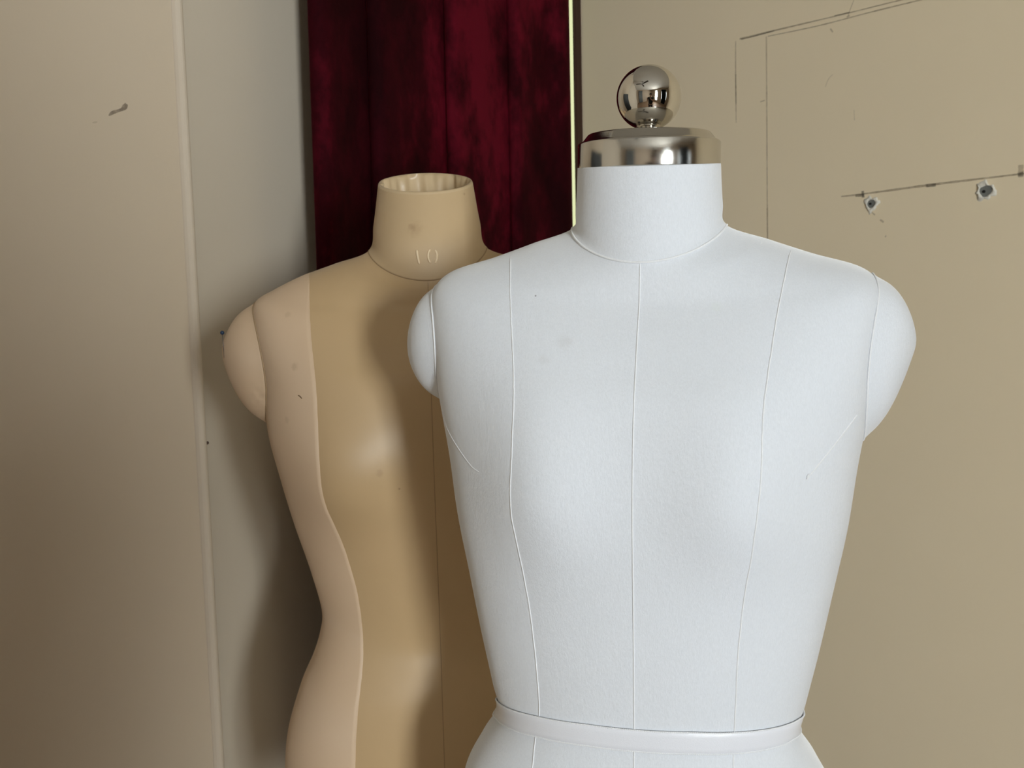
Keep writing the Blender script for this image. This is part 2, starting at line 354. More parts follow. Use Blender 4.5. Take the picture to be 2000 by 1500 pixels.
curtain('velvet_curtain', path, .10, 2.52, M['velvet'], 'dark crimson velvet curtain hanging in soft folds in front of the bright window', 'curtain', sway=.0022)
V, Fc = tube([W(.075, -.0+.02, 2.56), W(.075, .95, 2.56)], .013, 16)
rod = mesh('curtain_rod', V, Fc, M['stand_metal']); finish(rod, 'round metal rod carrying the crimson velvet curtain', 'curtain rod')
for v in (.05, .90):
    V, Fc = box(.0, .075, v-.008, v+.008, 2.55, 2.57); mesh('bracket', V, Fc, M['stand_metal'], rod, False)
for v in np.linspace(.08, .72, 8):
    R = [W(.075+.019*cos(t), v, 2.556+.019*sin(t)) for t in np.linspace(0, 2*pi, 25)[:-1]]
    V, Fc = tube(R, .002, 6, closed=True); mesh('curtain_ring', V, Fc, M['stand_metal'], rod)
wav = lambda v0, v1, u, amp, n: [(u+amp*sin(2*pi*n*t), v0+(v1-v0)*t) for t in np.linspace(0, 1, 140)]
curtain('window_curtain', wav(.66, 1.52, ROOM_U-.08, .035, 9), .15, 2.45, M['black_cloth'], 'almost black curtain drawn across the second window, behind the camera', 'curtain', nz=12)
curtain('hall_curtain', [(v, u) for u, v in wav(.55, 1.35, ROOM_V-.10, .03, 8)], .1, 2.5, M['grey_cloth'], 'blue-grey curtain on the wall behind the camera', 'curtain', nz=12)

# ceiling fan (its three blades show in the polished ball)
fx, fy = -.50, -.12
fan = empty('ceiling_fan', Matrix.Translation((fx, fy, ROOM_H))); finish(fan, 'ceiling fan with three dark blades, seen tiny in the polished ball', 'ceiling fan')
V, Fc = lathe([(.06, 0), (.055, -.04), (.014, -.05), (.014, -.22), (.07, -.24), (.085, -.27), (.08, -.31), (.03, -.33)], 32); mesh('motor_housing', V, Fc, M['stand_metal'], fan)
for k in range(3):
    t = 2*pi*k/3+.35; V = []
    for r, wd in ((.06, .025), (.14, .05), (.3, .065), (.48, .06), (.52, .04)):
        for s_, zz in ((-1, -.285), (1, -.272)):
            V.append((r*cos(t)-s_*wd*sin(t), r*sin(t)+s_*wd*cos(t), zz))
    o = mesh('blade', V, [(2*i, 2*i+1, 2*i+3, 2*i+2) for i in range(4)], plain('dark fan blade', (.03, .022, .016), .4), fan, False)
    md = o.modifiers.new('thick', 'SOLIDIFY'); md.thickness = .008
# ------------------------------------------------------------------ dress forms
def surf(Tb, bust, t, phi, off=0.0):
    t, phi = np.broadcast_arrays(np.asarray(t, float), np.asarray(phi, float)); sh = t.shape
    def raw(t, phi):
        k = cr(Tb, t); zs, zf, zb, a, f, b, cy, p = k.T
        c = np.cos(phi); s = np.sin(phi)
        x = a*np.sign(c)*np.abs(c)**p; fr = s < 0
        y = cy+np.where(fr, -f, b)*np.abs(s)**p
        z = zs+np.where(fr, zf-zs, zb-zs)*np.abs(s)**np.interp(t, [17, 19], [1.7, 1.0])
        B, xb, zb0, sx, sz = bust
        g = lambda x0: np.exp(-((x-x0)/sx)**2)*np.where(z > zb0, np.exp(-((z-zb0)/(sz*1.5))**2), np.exp(-((z-zb0)/sz)**2))
        y = y-np.where(fr, np.abs(s), 0)*B*np.minimum(g(xb)+g(-xb), 1.0)
        return np.stack([x, y, z], -1)
    t = t.ravel(); phi = phi.ravel(); P = raw(t, phi)
    if off:
        e = 2e-3; A = raw(np.minimum(t+e, len(Tb)-1), phi)-raw(np.maximum(t-e, 0), phi); Bv = raw(t, phi+e)-raw(t, phi-e)
        N = np.cross(Bv, A); N /= np.linalg.norm(N, axis=1)[:, None]+1e-12; P = P+N*off
    P[:, 2] += 1.10
    return P.reshape(sh+(3,))
def cr1(x, y, q):      # interpolated and smoothed curve through (x, y)
    f = np.interp(np.linspace(q[0], q[-1], 400), x, y); k = np.exp(-np.linspace(-2, 2, 9)**2); k /= k.sum()
    g = np.convolve(np.pad(f, 4, mode='reflect', reflect_type='odd'), k, 'valid'); return np.interp(q, np.linspace(q[0], q[-1], 400), g)
def shell(name, Tb, bust, t0, t1, nt_, nph, m, parent, cap_top=False, cap_bottom=False, off=0.0):
    ts = np.linspace(t0, t1, nt_); ph = np.linspace(-pi, pi, nph+1)[:-1]
    V = surf(Tb, bust, ts[:, None], ph[None], off).reshape(-1, 3); Fc = grid_faces(nt_, nph, True)
    if cap_bottom: Fc.append(tuple(range(nph))[::-1])
    if cap_top: Fc.append(tuple(range((nt_-1)*nph, nt_*nph)))
    return mesh(name, V, Fc, m, parent)
def form_matrix(pos, yaw, lean):
    return Matrix.Translation(pos) @ Matrix.Rotation(-yaw, 4, 'Z') @ Matrix.Rotation(lean, 4, 'Y') @ Matrix.Translation((0, 0, -1.10))
def capsurf(q, side, nu=28, nps=72):
    x0, k, xt, zt, yc, ry, rz, zc, et, eb, yt = q
    u = np.linspace(0, 1, nu)[:, None]; ps = np.linspace(0, 2*pi, nps+1)[None, :-1]
    Rx, Ry, Rz = np.broadcast_arrays(x0+k*np.sin(ps), yc+ry*np.cos(ps), zc+rz*np.sin(ps))
    e = et*(1+np.sin(ps))/2+eb*(1-np.sin(ps))/2
    s = np.cos(u*pi/2)**e; b = np.sin(u*pi/2)
    return np.stack([side*(Rx+(xt-Rx)*b), yt+(Ry-yt)*s, zt+(Rz-zt)*s+1.10], -1)
def shoulder_cap(q, side, m, parent, sm, seam_r, body, dents=None):
    P = capsurf(q, side); n = P.shape[1]
    bv = bvh_of([body]); Mi = parent.matrix_world.inverted(); R3 = parent.matrix_world.to_3x3(); xs = []
    for k in range(n):      # lay the rim on the side of the torso
        o_ = parent.matrix_world @ Vector((side*.30, P[0, k, 1], P[0, k, 2])); loc = bv.ray_cast(o_, R3 @ Vector((-side, 0, 0)))[0]
        x = side*(Mi @ loc).x if loc else 0; xs.append(x if x > .13 else np.nan)
    xs = np.array(xs); ok = ~np.isnan(xs); kk = np.arange(n)
    xs = np.interp(kk, np.r_[kk[ok]-n, kk[ok], kk[ok]+n], np.r_[xs[ok], xs[ok], xs[ok]])
    for _ in range(4): xs = (np.roll(xs, 1)+xs*2+np.roll(xs, -1))/4
    f = np.linspace(1, 0, P.shape[0])[:, None]**1.5; P[..., 0] += side*(xs+.0006-np.abs(P[0, :, 0]))[None]*f
    P = smooth_grid(P, 45)
    if dents is not None: P = dents(P)
    base = P[0].copy(); base[:, 0] -= side*.012; base[:, 1] *= .96; base[:, 2] = (base[:, 2]-q[7]-1.10)*.94+q[7]+1.10
    V = np.concatenate([base, P[:-1].reshape(-1, 3), P[-1].mean(0, keepdims=True)]); nr = P.shape[0]
    Fc = grid_faces(nr, n, True); L = nr*n; Fc += [((nr-1)*n+k, (nr-1)*n+(k+1) % n, L) for k in range(n)]
    o = mesh('shoulder_cap', V, Fc, m, parent)
    V, Fc = tube(P[0], seam_r, 8, closed=True); mesh('armhole_seam', V, Fc, sm, o)
    return o
def seam(name, Tb, bust, tp, m, parent, r, off=.0, n=160):
    a = np.array(sorted(tp)); ts_ = np.linspace(a[0, 0], a[-1, 0], n); pp_ = cr1(a[:, 0], a[:, 1], ts_)
    S = np.stack([ts_, pp_], -1); P = np.array([surf(Tb, bust, np.array([t]), np.array([p]), off)[0] for t, p in S])
    V, Fc = tube(P, r, 8, taper=True); return mesh(name, V, Fc, m, parent)
def bvh_of(objs):
    V, Fc = [], []
    for o in objs:
        k = len(V); mw = o.matrix_world if o.parent is None else o.parent.matrix_world
        V += [mw @ v.co for v in o.data.vertices]; Fc += [tuple(i+k for i in p.vertices) for p in o.data.polygons]
    return BVHTree.FromPolygons(V, Fc)
def onto(bvh, px, py, off=0.0):
    loc, nor, _, _ = bvh.ray_cast(Vector(CAM), Vector(ray(px, py)))
    if loc is None: return None
    if nor.dot(Vector(ray(px, py))) > 0: nor = -nor
    return loc+nor*off
def line_on(name, bvh, Minv, pts, r, m, parent, off=.0, n=40):
    S = spline(pts, n); P = [onto(bvh, x, y, off) for x, y in S]; P = [Minv @ p for p in P if p is not None]
    V, Fc = tube(P, r, 6, taper=True); return mesh(name, V, Fc, m, parent)
def stand(parent, name_m):
    V, Fc = lathe([(.015, .03), (.015, .86)], 24); mesh('stand_pole', V, Fc, M['stand_metal'], parent)
    V, Fc = lathe([(.135, .004), (.14, .010), (.135, .022), (.05, .032), (.02, .045)], 48); mesh('stand_base', V, Fc, M['stand_metal'], parent)

def fabric_white(name, c, spt=()):
    m, nt, b = mat(name)
    base = ramp(nt, noise(nt, 14, 4, .6), [(.3, tuple(x*.985 for x in c)), (.7, c)])
    fib = noise(nt, 900, 5, .75, None, (1, 1, .35))
    base = mixc(nt, ramp(nt, fib, [(.35, (.0, .0, .0)), (.65, (1, 1, 1))]), tuple(x*.93 for x in c), base)
    if spt: base = spots(nt, base, spt)
    nt.links.new(base, b.inputs['Base Color']); b.inputs['Roughness'].default_value = .95; b.inputs['Specular IOR Level'].default_value = .1
    b.inputs['Sheen Weight'].default_value = 1.0; b.inputs['Sheen Roughness'].default_value = .45
    bump(nt, b, noise(nt, 240, 5, .7, None, (1, 1, .5)), .35, .0010); bump(nt, b, fib, .45, .0007); bump(nt, b, noise(nt, 22, 3), .2, .003)
    return m
def fabric_satin(name, c, c2, rough, spt=()):
    m, nt, b = mat(name)
    base = ramp(nt, noise(nt, 9, 4, .6), [(.3, c2), (.7, c)])
    if spt: base = spots(nt, base, spt)
    nt.links.new(base, b.inputs['Base Color']); b.inputs['Roughness'].default_value = rough; b.inputs['Specular IOR Level'].default_value = .5
    b.inputs['Anisotropic'].default_value = .8; tg = nt.nodes.new('ShaderNodeTangent'); tg.direction_type = 'RADIAL'; tg.axis = 'Z'; nt.links.new(tg.outputs[0], b.inputs['Tangent'])
    b.inputs['Sheen Weight'].default_value = .12; b.inputs['Sheen Roughness'].default_value = .4; b.inputs['Sheen Tint'].default_value = (1, .9, .75, 1)
    bump(nt, b, noise(nt, 1400, 2, .5, None, (1, 1, 1)), .10, .0003); bump(nt, b, noise(nt, 30, 3), .10, .002)
    return m

# ================= the white form
WT = np.array([[-0.26, -0.26, -0.26, 0.165, 0.095, 0.12, 0.0, 0.95],
    [-0.2, -0.2, -0.2, 0.17, 0.1, 0.125, 0.0, 0.95],
    [-0.12, -0.12, -0.12, 0.1594, 0.1, 0.115, 0.0, 0.93],
    [-0.06, -0.06, -0.06, 0.1558, 0.095, 0.1, 0.0, 0.92],
    [-0.025, -0.025, -0.025, 0.1401, 0.088, 0.085, 0.0, 0.92],
    [0.0, 0.0, 0.0, 0.1247, 0.084, 0.078, 0.0, 0.92],
    [0.025, 0.025, 0.025, 0.13, 0.085, 0.08, 0.0, 0.92],
    [0.07, 0.07, 0.07, 0.1398, 0.09, 0.085, 0.0, 0.92],
    [0.12, 0.12, 0.12, 0.1495, 0.096, 0.09, 0.0, 0.92],
    [0.17, 0.17, 0.17, 0.1588, 0.103, 0.095, 0.0, 0.9],
    [0.22, 0.22, 0.22, 0.1652, 0.106, 0.1, 0.0, 0.88],
    [0.27, 0.27, 0.27, 0.1728, 0.101, 0.105, 0.0, 0.79],
    [0.305, 0.295, 0.31, 0.1759, 0.094, 0.105, 0.002, 0.7],
    [0.335, 0.317, 0.342, 0.18, 0.086, 0.1, 0.003, 0.7],
    [0.3582, 0.335, 0.3672, 0.1786, 0.078, 0.092, 0.004, 0.7],
    [0.3732, 0.3459, 0.3842, 0.1642, 0.073, 0.084, 0.004, 0.78],
    [0.3843, 0.355, 0.3923, 0.1277, 0.07, 0.077, 0.002, 0.86],
    [0.3955, 0.364, 0.4005, 0.0945, 0.067, 0.07, 0.0, 0.92],
    [0.4073, 0.3766, 0.4073, 0.0613, 0.063, 0.064, -0.003, 1.0],
    [0.4249, 0.4, 0.4299, 0.0579, 0.06, 0.06, -0.004, 1.0],
    [0.455, 0.448, 0.46, 0.0561, 0.056, 0.058, -0.007, 1.0]])
TT = np.array([[-0.26, -0.26, -0.26, 0.1698, 0.095, 0.12, 0.0, 0.95],
    [-0.2, -0.2, -0.2, 0.1764, 0.1, 0.125, 0.0, 0.95],
    [-0.12, -0.12, -0.12, 0.1728, 0.1, 0.115, 0.0, 0.93],
    [-0.06, -0.06, -0.06, 0.1556, 0.095, 0.1, 0.0, 0.92],
    [-0.025, -0.025, -0.025, 0.1397, 0.088, 0.085, 0.0, 0.92],
    [0.0, 0.0, 0.0, 0.1312, 0.084, 0.078, 0.0, 0.92],
    [0.025, 0.025, 0.025, 0.1282, 0.085, 0.08, 0.0, 0.92],
    [0.07, 0.07, 0.07, 0.1383, 0.09, 0.085, 0.0, 0.92],
    [0.12, 0.12, 0.12, 0.1528, 0.096, 0.09, 0.0, 0.92],
    [0.17, 0.17, 0.17, 0.165, 0.103, 0.095, 0.0, 0.9],
    [0.22, 0.22, 0.22, 0.1757, 0.106, 0.1, 0.0, 0.88],
    [0.27, 0.27, 0.27, 0.1773, 0.101, 0.105, 0.0, 0.79],
    [0.305, 0.295, 0.31, 0.1813, 0.094, 0.105, 0.002, 0.7],
    [0.335, 0.317, 0.342, 0.1854, 0.086, 0.1, 0.003, 0.7],
    [0.3579, 0.335, 0.3669, 0.1832, 0.078, 0.092, 0.004, 0.7],
    [0.3711, 0.346, 0.3821, 0.1629, 0.073, 0.084, 0.004, 0.78],
    [0.3851, 0.355, 0.3931, 0.1324, 0.07, 0.077, 0.002, 0.86],
    [0.3965, 0.364, 0.4015, 0.0987, 0.067, 0.07, 0.0, 0.92],
    [0.4095, 0.3752, 0.4095, 0.0621, 0.063, 0.064, -0.003, 1.0],
    [0.437, 0.416, 0.447, 0.0556, 0.06, 0.06, -0.004, 1.0],
    [0.4769, 0.461, 0.4919, 0.0495, 0.05, 0.05, -0.004, 1.0]])
WPOS = (0.1063, 0.8383, 1.1025); WYAW = 0.2296; WLEAN = 0.0183
TPOS = (-0.0833, 1.1019, 1.1004); TYAW = -0.0605; TLEAN = -0.0084
SL = [(0, -2.172), (1.5, -2.172), (4.138, -2.172), (4.263, -2.183), (4.388, -2.195), (4.537, -2.211), (4.675, -2.227), (4.825, -2.234), (4.975, -2.242), (5.138, -2.238), (5.325, -2.227), (5.525, -2.207), (5.7, -2.191), (5.85, -2.176), (5.988, -2.168), (6.1, -2.16), (6.2, -2.156), (6.3, -2.152), (6.388, -2.148), (6.475, -2.144), (6.55, -2.144), (6.638, -2.14), (6.725, -2.136), (6.8, -2.136), (6.888, -2.132), (6.963, -2.132), (7.05, -2.128), (7.125, -2.128), (7.213, -2.128), (7.288, -2.128), (7.363, -2.128), (7.438, -2.125), (7.525, -2.125), (7.6, -2.125), (7.675, -2.125), (7.75, -2.125), (7.825, -2.125), (7.9, -2.125), (7.975, -2.125), (8.05, -2.125), (8.125, -2.128), (8.2, -2.128), (8.288, -2.125), (8.363, -2.125), (8.438, -2.125), (8.512, -2.125), (8.6, -2.125), (8.675, -2.125), (8.75, -2.125), (8.825, -2.125), (8.9, -2.125), (8.975, -2.125), (9.062, -2.125), (9.125, -2.128), (9.2, -2.128), (9.275, -2.132), (9.35, -2.132), (9.425, -2.128), (9.5, -2.128), (9.575, -2.125), (9.65, -2.125), (9.725, -2.121), (9.788, -2.117), (9.863, -2.113), (9.938, -2.109), (10.013, -2.101), (10.075, -2.097), (10.15, -2.093), (10.213, -2.085), (10.275, -2.081), (10.338, -2.077), (10.412, -2.07), (10.475, -2.066), (10.537, -2.062), (10.613, -2.054), (10.675, -2.05), (10.75, -2.042), (10.825, -2.038), (10.9, -2.03), (10.988, -2.026), (11.075, -2.022), (11.188, -2.015), (11.3, -2.007), (11.438, -2.003), (11.575, -1.995), (11.738, -1.987), (11.888, -1.983), (12.038, -1.979), (12.175, -1.979), (12.325, -1.979), (12.463, -1.979), (12.625, -1.983), (12.775, -1.983), (12.938, -1.987), (13.1, -1.991), (13.275, -1.991), (13.463, -1.995), (13.65, -1.999), (13.838, -2.003), (14.062, -2.018), (14.312, -2.042), (14.588, -2.073), (14.85, -2.113), (15.1, -2.16), (15.338, -2.219), (15.538, -2.286), (15.725, -2.36), (15.9, -2.443), (16.05, -2.521), (16.188, -2.611), (16.312, -2.717), (16.4, -2.855)]
SR = [(0, -0.982), (1.5, -0.982), (4.763, -0.982), (4.9, -0.974), (5.05, -0.966), (5.213, -0.966), (5.388, -0.97), (5.562, -0.974), (5.725, -0.982), (5.875, -0.99), (5.988, -0.994), (6.1, -0.997), (6.2, -1.001), (6.3, -1.005), (6.388, -1.009), (6.475, -1.013), (6.55, -1.013), (6.638, -1.017), (6.713, -1.021), (6.8, -1.025), (6.875, -1.029), (6.963, -1.033), (7.038, -1.033), (7.125, -1.037), (7.2, -1.037), (7.275, -1.041), (7.363, -1.041), (7.438, -1.045), (7.513, -1.045), (7.588, -1.045), (7.663, -1.045), (7.738, -1.045), (7.812, -1.045), (7.888, -1.049), (7.963, -1.049), (8.038, -1.049), (8.113, -1.049), (8.2, -1.049), (8.275, -1.049), (8.35, -1.049), (8.425, -1.049), (8.5, -1.049), (8.588, -1.049), (8.663, -1.045), (8.738, -1.045), (8.812, -1.045), (8.887, -1.045), (8.963, -1.045), (9.038, -1.045), (9.113, -1.045), (9.188, -1.045), (9.262, -1.045), (9.338, -1.041), (9.413, -1.041), (9.475, -1.041), (9.55, -1.041), (9.625, -1.041), (9.688, -1.041), (9.762, -1.041), (9.825, -1.041), (9.9, -1.041), (9.963, -1.045), (10.025, -1.045), (10.1, -1.049), (10.162, -1.052), (10.225, -1.056), (10.287, -1.06), (10.35, -1.064), (10.412, -1.068), (10.475, -1.076), (10.537, -1.08), (10.6, -1.084), (10.675, -1.088), (10.738, -1.092), (10.812, -1.1), (10.888, -1.103), (10.963, -1.107), (11.05, -1.111), (11.15, -1.115), (11.263, -1.123), (11.388, -1.127), (11.513, -1.131), (11.663, -1.139), (11.8, -1.143), (11.95, -1.147), (12.088, -1.151), (12.225, -1.151), (12.363, -1.151), (12.5, -1.147), (12.65, -1.147), (12.8, -1.143), (12.963, -1.143), (13.113, -1.139), (13.288, -1.139), (13.45, -1.135), (13.625, -1.135), (13.812, -1.127), (14.013, -1.115), (14.238, -1.096), (14.488, -1.068), (14.738, -1.033), (14.988, -0.99), (15.213, -0.939), (15.413, -0.88), (15.588, -0.813), (15.763, -0.738), (15.913, -0.664), (16.05, -0.589), (16.188, -0.499), (16.312, -0.397), (16.413, -0.275), (16.488, -0.031)]
ST = [(0, -2.097), (1.5, -2.097), (2.038, -2.097), (2.112, -2.097), (2.175, -2.097), (2.25, -2.101), (2.312, -2.101), (2.388, -2.105), (2.462, -2.109), (2.538, -2.109), (2.625, -2.113), (2.7, -2.113), (2.788, -2.117), (2.875, -2.121), (2.962, -2.125), (3.05, -2.125), (3.163, -2.128), (3.275, -2.132), (3.388, -2.136), (3.513, -2.14), (3.65, -2.148), (3.8, -2.152), (3.95, -2.156), (4.1, -2.164), (4.263, -2.168), (4.438, -2.172), (4.638, -2.179), (4.825, -2.183), (5.013, -2.191), (5.213, -2.195), (5.438, -2.203), (5.65, -2.207), (5.825, -2.211), (5.988, -2.211), (6.112, -2.211), (6.237, -2.207), (6.362, -2.203), (6.463, -2.203), (6.575, -2.199), (6.675, -2.195), (6.775, -2.195), (6.875, -2.195), (6.975, -2.195), (7.075, -2.199), (7.175, -2.199), (7.263, -2.203), (7.363, -2.203), (7.463, -2.207), (7.55, -2.207), (7.65, -2.207), (7.738, -2.211), (7.838, -2.215), (7.925, -2.219), (8.025, -2.223), (8.113, -2.231), (8.213, -2.234), (8.3, -2.242), (8.4, -2.246), (8.488, -2.254), (8.575, -2.262), (8.675, -2.262), (8.762, -2.266), (8.85, -2.266), (8.95, -2.266), (9.038, -2.262), (9.125, -2.262), (9.225, -2.254), (9.312, -2.25), (9.4, -2.246), (9.5, -2.238), (9.588, -2.234), (9.675, -2.231), (9.762, -2.227), (9.863, -2.219), (9.95, -2.215), (10.037, -2.211), (10.125, -2.207), (10.213, -2.203), (10.287, -2.199), (10.375, -2.195), (10.45, -2.195), (10.537, -2.191), (10.625, -2.187), (10.713, -2.183), (10.812, -2.179), (10.912, -2.176), (11.025, -2.172), (11.15, -2.164), (11.3, -2.156), (11.463, -2.148), (11.638, -2.136), (11.825, -2.128), (12.013, -2.121), (12.188, -2.117), (12.375, -2.117), (12.562, -2.117), (12.75, -2.117), (12.95, -2.121), (13.163, -2.121), (13.388, -2.121), (13.613, -2.121), (13.863, -2.132), (14.138, -2.156), (14.438, -2.199), (14.738, -2.258), (15.038, -2.325), (15.288, -2.395), (15.525, -2.474), (15.725, -2.56), (15.913, -2.662), (16.075, -2.784), (16.2, -2.973)]
WB = (.016, .078, .20, .045, .05)
MW = form_matrix(WPOS, WYAW, WLEAN); MWi = MW.inverted()
white = empty('dress_form', MW); finish(white, 'white fabric dress form in front, with a steel neck cap and ball', 'dress form')
mw0 = fabric_white('white brushed cotton', (.775, .81, .865))
mws = fabric_white('white thread and seam highlight', (.86, .88, .91))  # lighter copy of the fabric: highlight on the seam ridges put into colour
torso = shell('torso', WT, WB, 0, 18, 260, 220, mw0, white, cap_bottom=True)
neck = shell('neck', WT, WB, 18, 20, 40, 160, mw0, white, cap_top=True, off=.0006)
bw = bvh_of([torso, neck])
sp = [(tuple(MWi @ onto(bw, x, y)), r, c, s) for x, y, r, c, s in ((1046, 578, .0009, (.16, .15, .16), .9), (1103, 668, .0075, (.62, .63, .65), .35), (1062, 703, .0055, (.62, .63, .65), .30), (1398, 600, .006, (.72, .78, .76), .3))]
torso.data.materials[0] = fabric_white('white brushed cotton of the torso', (.775, .81, .865), sp)
CF_ = -pi/2
seam('centre_seam', WT, WB, [(1.0, CF_), (6, CF_), (12, CF_), (17.95, CF_)], mws, torso, .00065, -.00005)
seam('princess_seam', WT, WB, SL, mws, torso, .00065, -.0001)
seam('princess_seam', WT, WB, SR, mws, torso, .00065, -.0001)
line_on('dart_seam', bw, MWi, [(864, 800), (873, 835), (893, 872), (920, 910), (936, 922)], .0004, mws, torso)
line_on('dart_seam', bw, MWi, [(1676, 808), (1640, 855), (1610, 893), (1580, 930)], .0006, mws, torso)
line_on('thread_tail', bw, MWi, [(1580, 925), (1577, 930), (1575, 936)], .0010, mws, torso, off=.0005, n=6)
ring = surf(WT, WB, np.full(200, 17.98), np.linspace(-pi, pi, 201)[:-1], .0004)
V, Fc = tube(ring, .0009, 8, closed=True); mesh('neck_seam', V, Fc, mws, neck)
shoulder_cap([.1691, .002, .2062, .3082, .0009, .0462, .0505, .3115, 1.3, 1.37, 0], -1, mw0, white, mws, .0008, torso)
shoulder_cap([.1657, .0068, .2068, .3141, .0009, .0467, .0651, .303, 1.25, 2.3, 0], 1, mw0, white, mws, .0008, torso)
stand(white, 0)
# neck cap, stem and ball
MC = Matrix.Translation((0, -.0065, 1.10+.4545)) @ Matrix.Rotation(radians(3.2), 4, 'X')
def cap_part(name, VF, m, parent):
    V, Fc = VF; return mesh(name, [tuple(MC @ Vector(v)) for v in V], Fc, m, parent)
RB = .0566
capo = cap_part('neck_cap', lathe([(RB-.006, -.004), (RB-.0015, -.004), (RB-.0002, -.0032), (RB, -.0020), (RB, .0172), (RB-.0006, .0182), (RB-.0016, .0188), (RB-.0040, .0200), (RB-.0078, .0248), (RB-.0090, .0256), (RB-.0105, .0260), (.02, .0262), (.001, .0262)], 128, .95), M['brushed'], white)
finish(capo, 'brushed steel cap')
st_ = cap_part('stem', lathe([(.012, .0258), (.0120, .0268), (.0095, .0272), (.0085, .0280), (.0085, .0310)], 48), M['steel'], capo)
V, Fc = sphere((.0, 0, .0282+.0252), .0255, 96, 64); ball = cap_part('ball', (V, Fc), M['steel'], capo); ball['label'] = 'mirror-polished steel ball'

# the satin ribbon tied around the waist of the white form
rb_phi = [-pi, -3.05, -2.83, -2.2, -1.83, -1.59, -1.26, -1.0, -.7, -.33, -.05, .3, 1.57, 2.8, pi]
rb_z = [-.0010, -.0005, .0045, .0113, .0138, .0141, .0148, .0138, .0128, .0115, .0070, .004, -.002, -.003, -.0010]
tz = np.array([r[0] for r in WT]); tq = np.linspace(2, 9, 400); zq = cr(WT, tq)[:, 0]
def ribbon_pts(dz, off):
    P = []
    for ph in np.linspace(-pi, pi, 241)[:-1]:
        zc = np.interp(ph, rb_phi, rb_z)
        t = float(np.interp(zc+dz, zq, tq)); P.append(surf(WT, WB, np.array([t]), np.array([ph]), off)[0])
    return np.array(P)
HW = .0086
rows = [ribbon_pts(dz, o_) for dz, o_ in ((-HW, .0008), (-HW*.9, .0015), (-HW*.5, .0018), (0, .0019), (HW*.5, .0018), (HW*.9, .0015), (HW, .0008))]
Vr = np.concatenate(rows)
Vw = [tuple(MW @ Vector(v)) for v in Vr]
m, nt, b = mat('white satin ribbon'); b.inputs['Base Color'].default_value = (.80, .82, .88, 1); b.inputs['Roughness'].default_value = .27; b.inputs['Specular IOR Level'].default_value = .6
b.inputs['Anisotropic'].default_value = .5
bump(nt, b, noise(nt, 1100, 3, .6, None, (1, 1, 1.5)), .35, .0005); bump(nt, b, noise(nt, 90, 3, .6, None, (1, 1, .3)), .15, .0010); M['ribbon'] = m
rib = mesh('waist_ribbon', Vw, grid_faces(7, 240, True), m); md = rib.modifiers.new('thick', 'SOLIDIFY'); md.thickness = .0006; md.offset = 0
finish(rib, 'narrow white satin ribbon tied round the waist of the white dress form', 'ribbon')
for dz in (-HW, HW):      # picot edge: a row of tiny loops
    P = ribbon_pts(dz, .0015); d = np.r_[0, np.cumsum(np.linalg.norm(np.diff(P, axis=0), axis=1))]
    nn = int(d[-1]/.0005); Q = np.stack([np.interp(np.linspace(0, d[-1], nn), d, P[:, k]) for k in range(3)], -1)
    rr = .00045+.00030*(np.arange(nn) % 3 == 0)
    V, Fc = tube([MW @ Vector(q) for q in Q], rr, 5); mesh('picot_edge', V, Fc, mws, rib)

# ================= the tan form
TB = (.023, .103, .168, .056, .048)
MT = form_matrix(TPOS, TYAW, TLEAN); MTi = MT.inverted()
tan_ = empty('dress_form', MT); finish(tan_, 'tan satin dress form with an open neck marked 10, behind the white one', 'dress form')
tc1, tc2 = (.55, .385, .213), (.52, .365, .198)
ts1, ts2 = (.68, .505, .345), (.655, .485, .33)
mt_c = fabric_satin('tan satin centre panel', tc1, tc2, .37); mt_s = fabric_satin('pinkish tan satin', ts1, ts2, .55)
mt_seam = plain('tan seam fold', (.36, .25, .14), .7); mt_light = plain('light tan thread', (.82, .66, .45), .6)
ttor = shell('torso', TT, TB, 0, 18, 240, 200, mt_c, tan_, cap_bottom=True)
tneck = shell('neck', TT, TB, 18, 20, 44, 160, mt_c, tan_, off=.0006)
# the side panels meet the centre panel along the princess seams
tt = [a for a, _ in ST]+[ST[-1][0]+.06]; pp = [a for _, a in ST]+[-pi]
tq2 = np.linspace(0, tt[-1], 220); phq = cr1(np.array(tt), np.array(pp), tq2)
tex_sp = {}
for side in (-1, 1):
    uu = np.linspace(0, 1, 40)
    PH = phq[:, None]*(1-uu)[None]+(-pi-.45)*uu[None]
    if side > 0: PH = -pi-PH
    P = surf(TT, TB, tq2[:, None], PH, .0003)
    edge = surf(TT, TB, tq2, PH[:, 0], -.0003)[:, None]      # edge turned under along the seam
    P = np.concatenate([edge, P], 1)
    o = mesh('side_panel', P.reshape(-1, 3), grid_faces(220, 41), mt_s, tan_)
    if side < 0: spl = o
bt = bvh_of([ttor, tneck, spl])
def tsp(l): return [(tuple(MTi @ onto(bt, x, y)), r, c, s) for x, y, r, c, s in l]
brown = (.30, .19, .10)
ttor.data.materials[0] = fabric_satin('tan satin of the torso', tc1, tc2, .37, tsp([(780, 955, .0014, brown, .7), (742, 925, .005, brown, .25)]))
tneck.data.materials[0] = fabric_satin('tan satin of the neck', (.54, .395, .23), (.50, .36, .205), .5, tsp([(806, 444, .0045, brown, .40), (811, 448, .010, brown, .22), (907, 379, .0022, brown, .5)]))
spl.data.materials[0] = fabric_satin('pinkish tan satin with marks', ts1, ts2, .55, tsp([(575, 716, .0055, brown, .28), (562, 614, .0045, brown, .18), (560, 820, .005, brown, .18)]))
line_on('thread_mark', bt, MTi, [(582, 772), (586, 774), (590, 779)], .0006, plain('brown thread', (.16, .09, .05), .7), spl, off=.0002, n=8)
seam('centre_seam', TT, TB, [(1.0, CF_), (6, CF_), (12, CF_), (17.95, CF_)], mt_seam, ttor, .00035, .0)
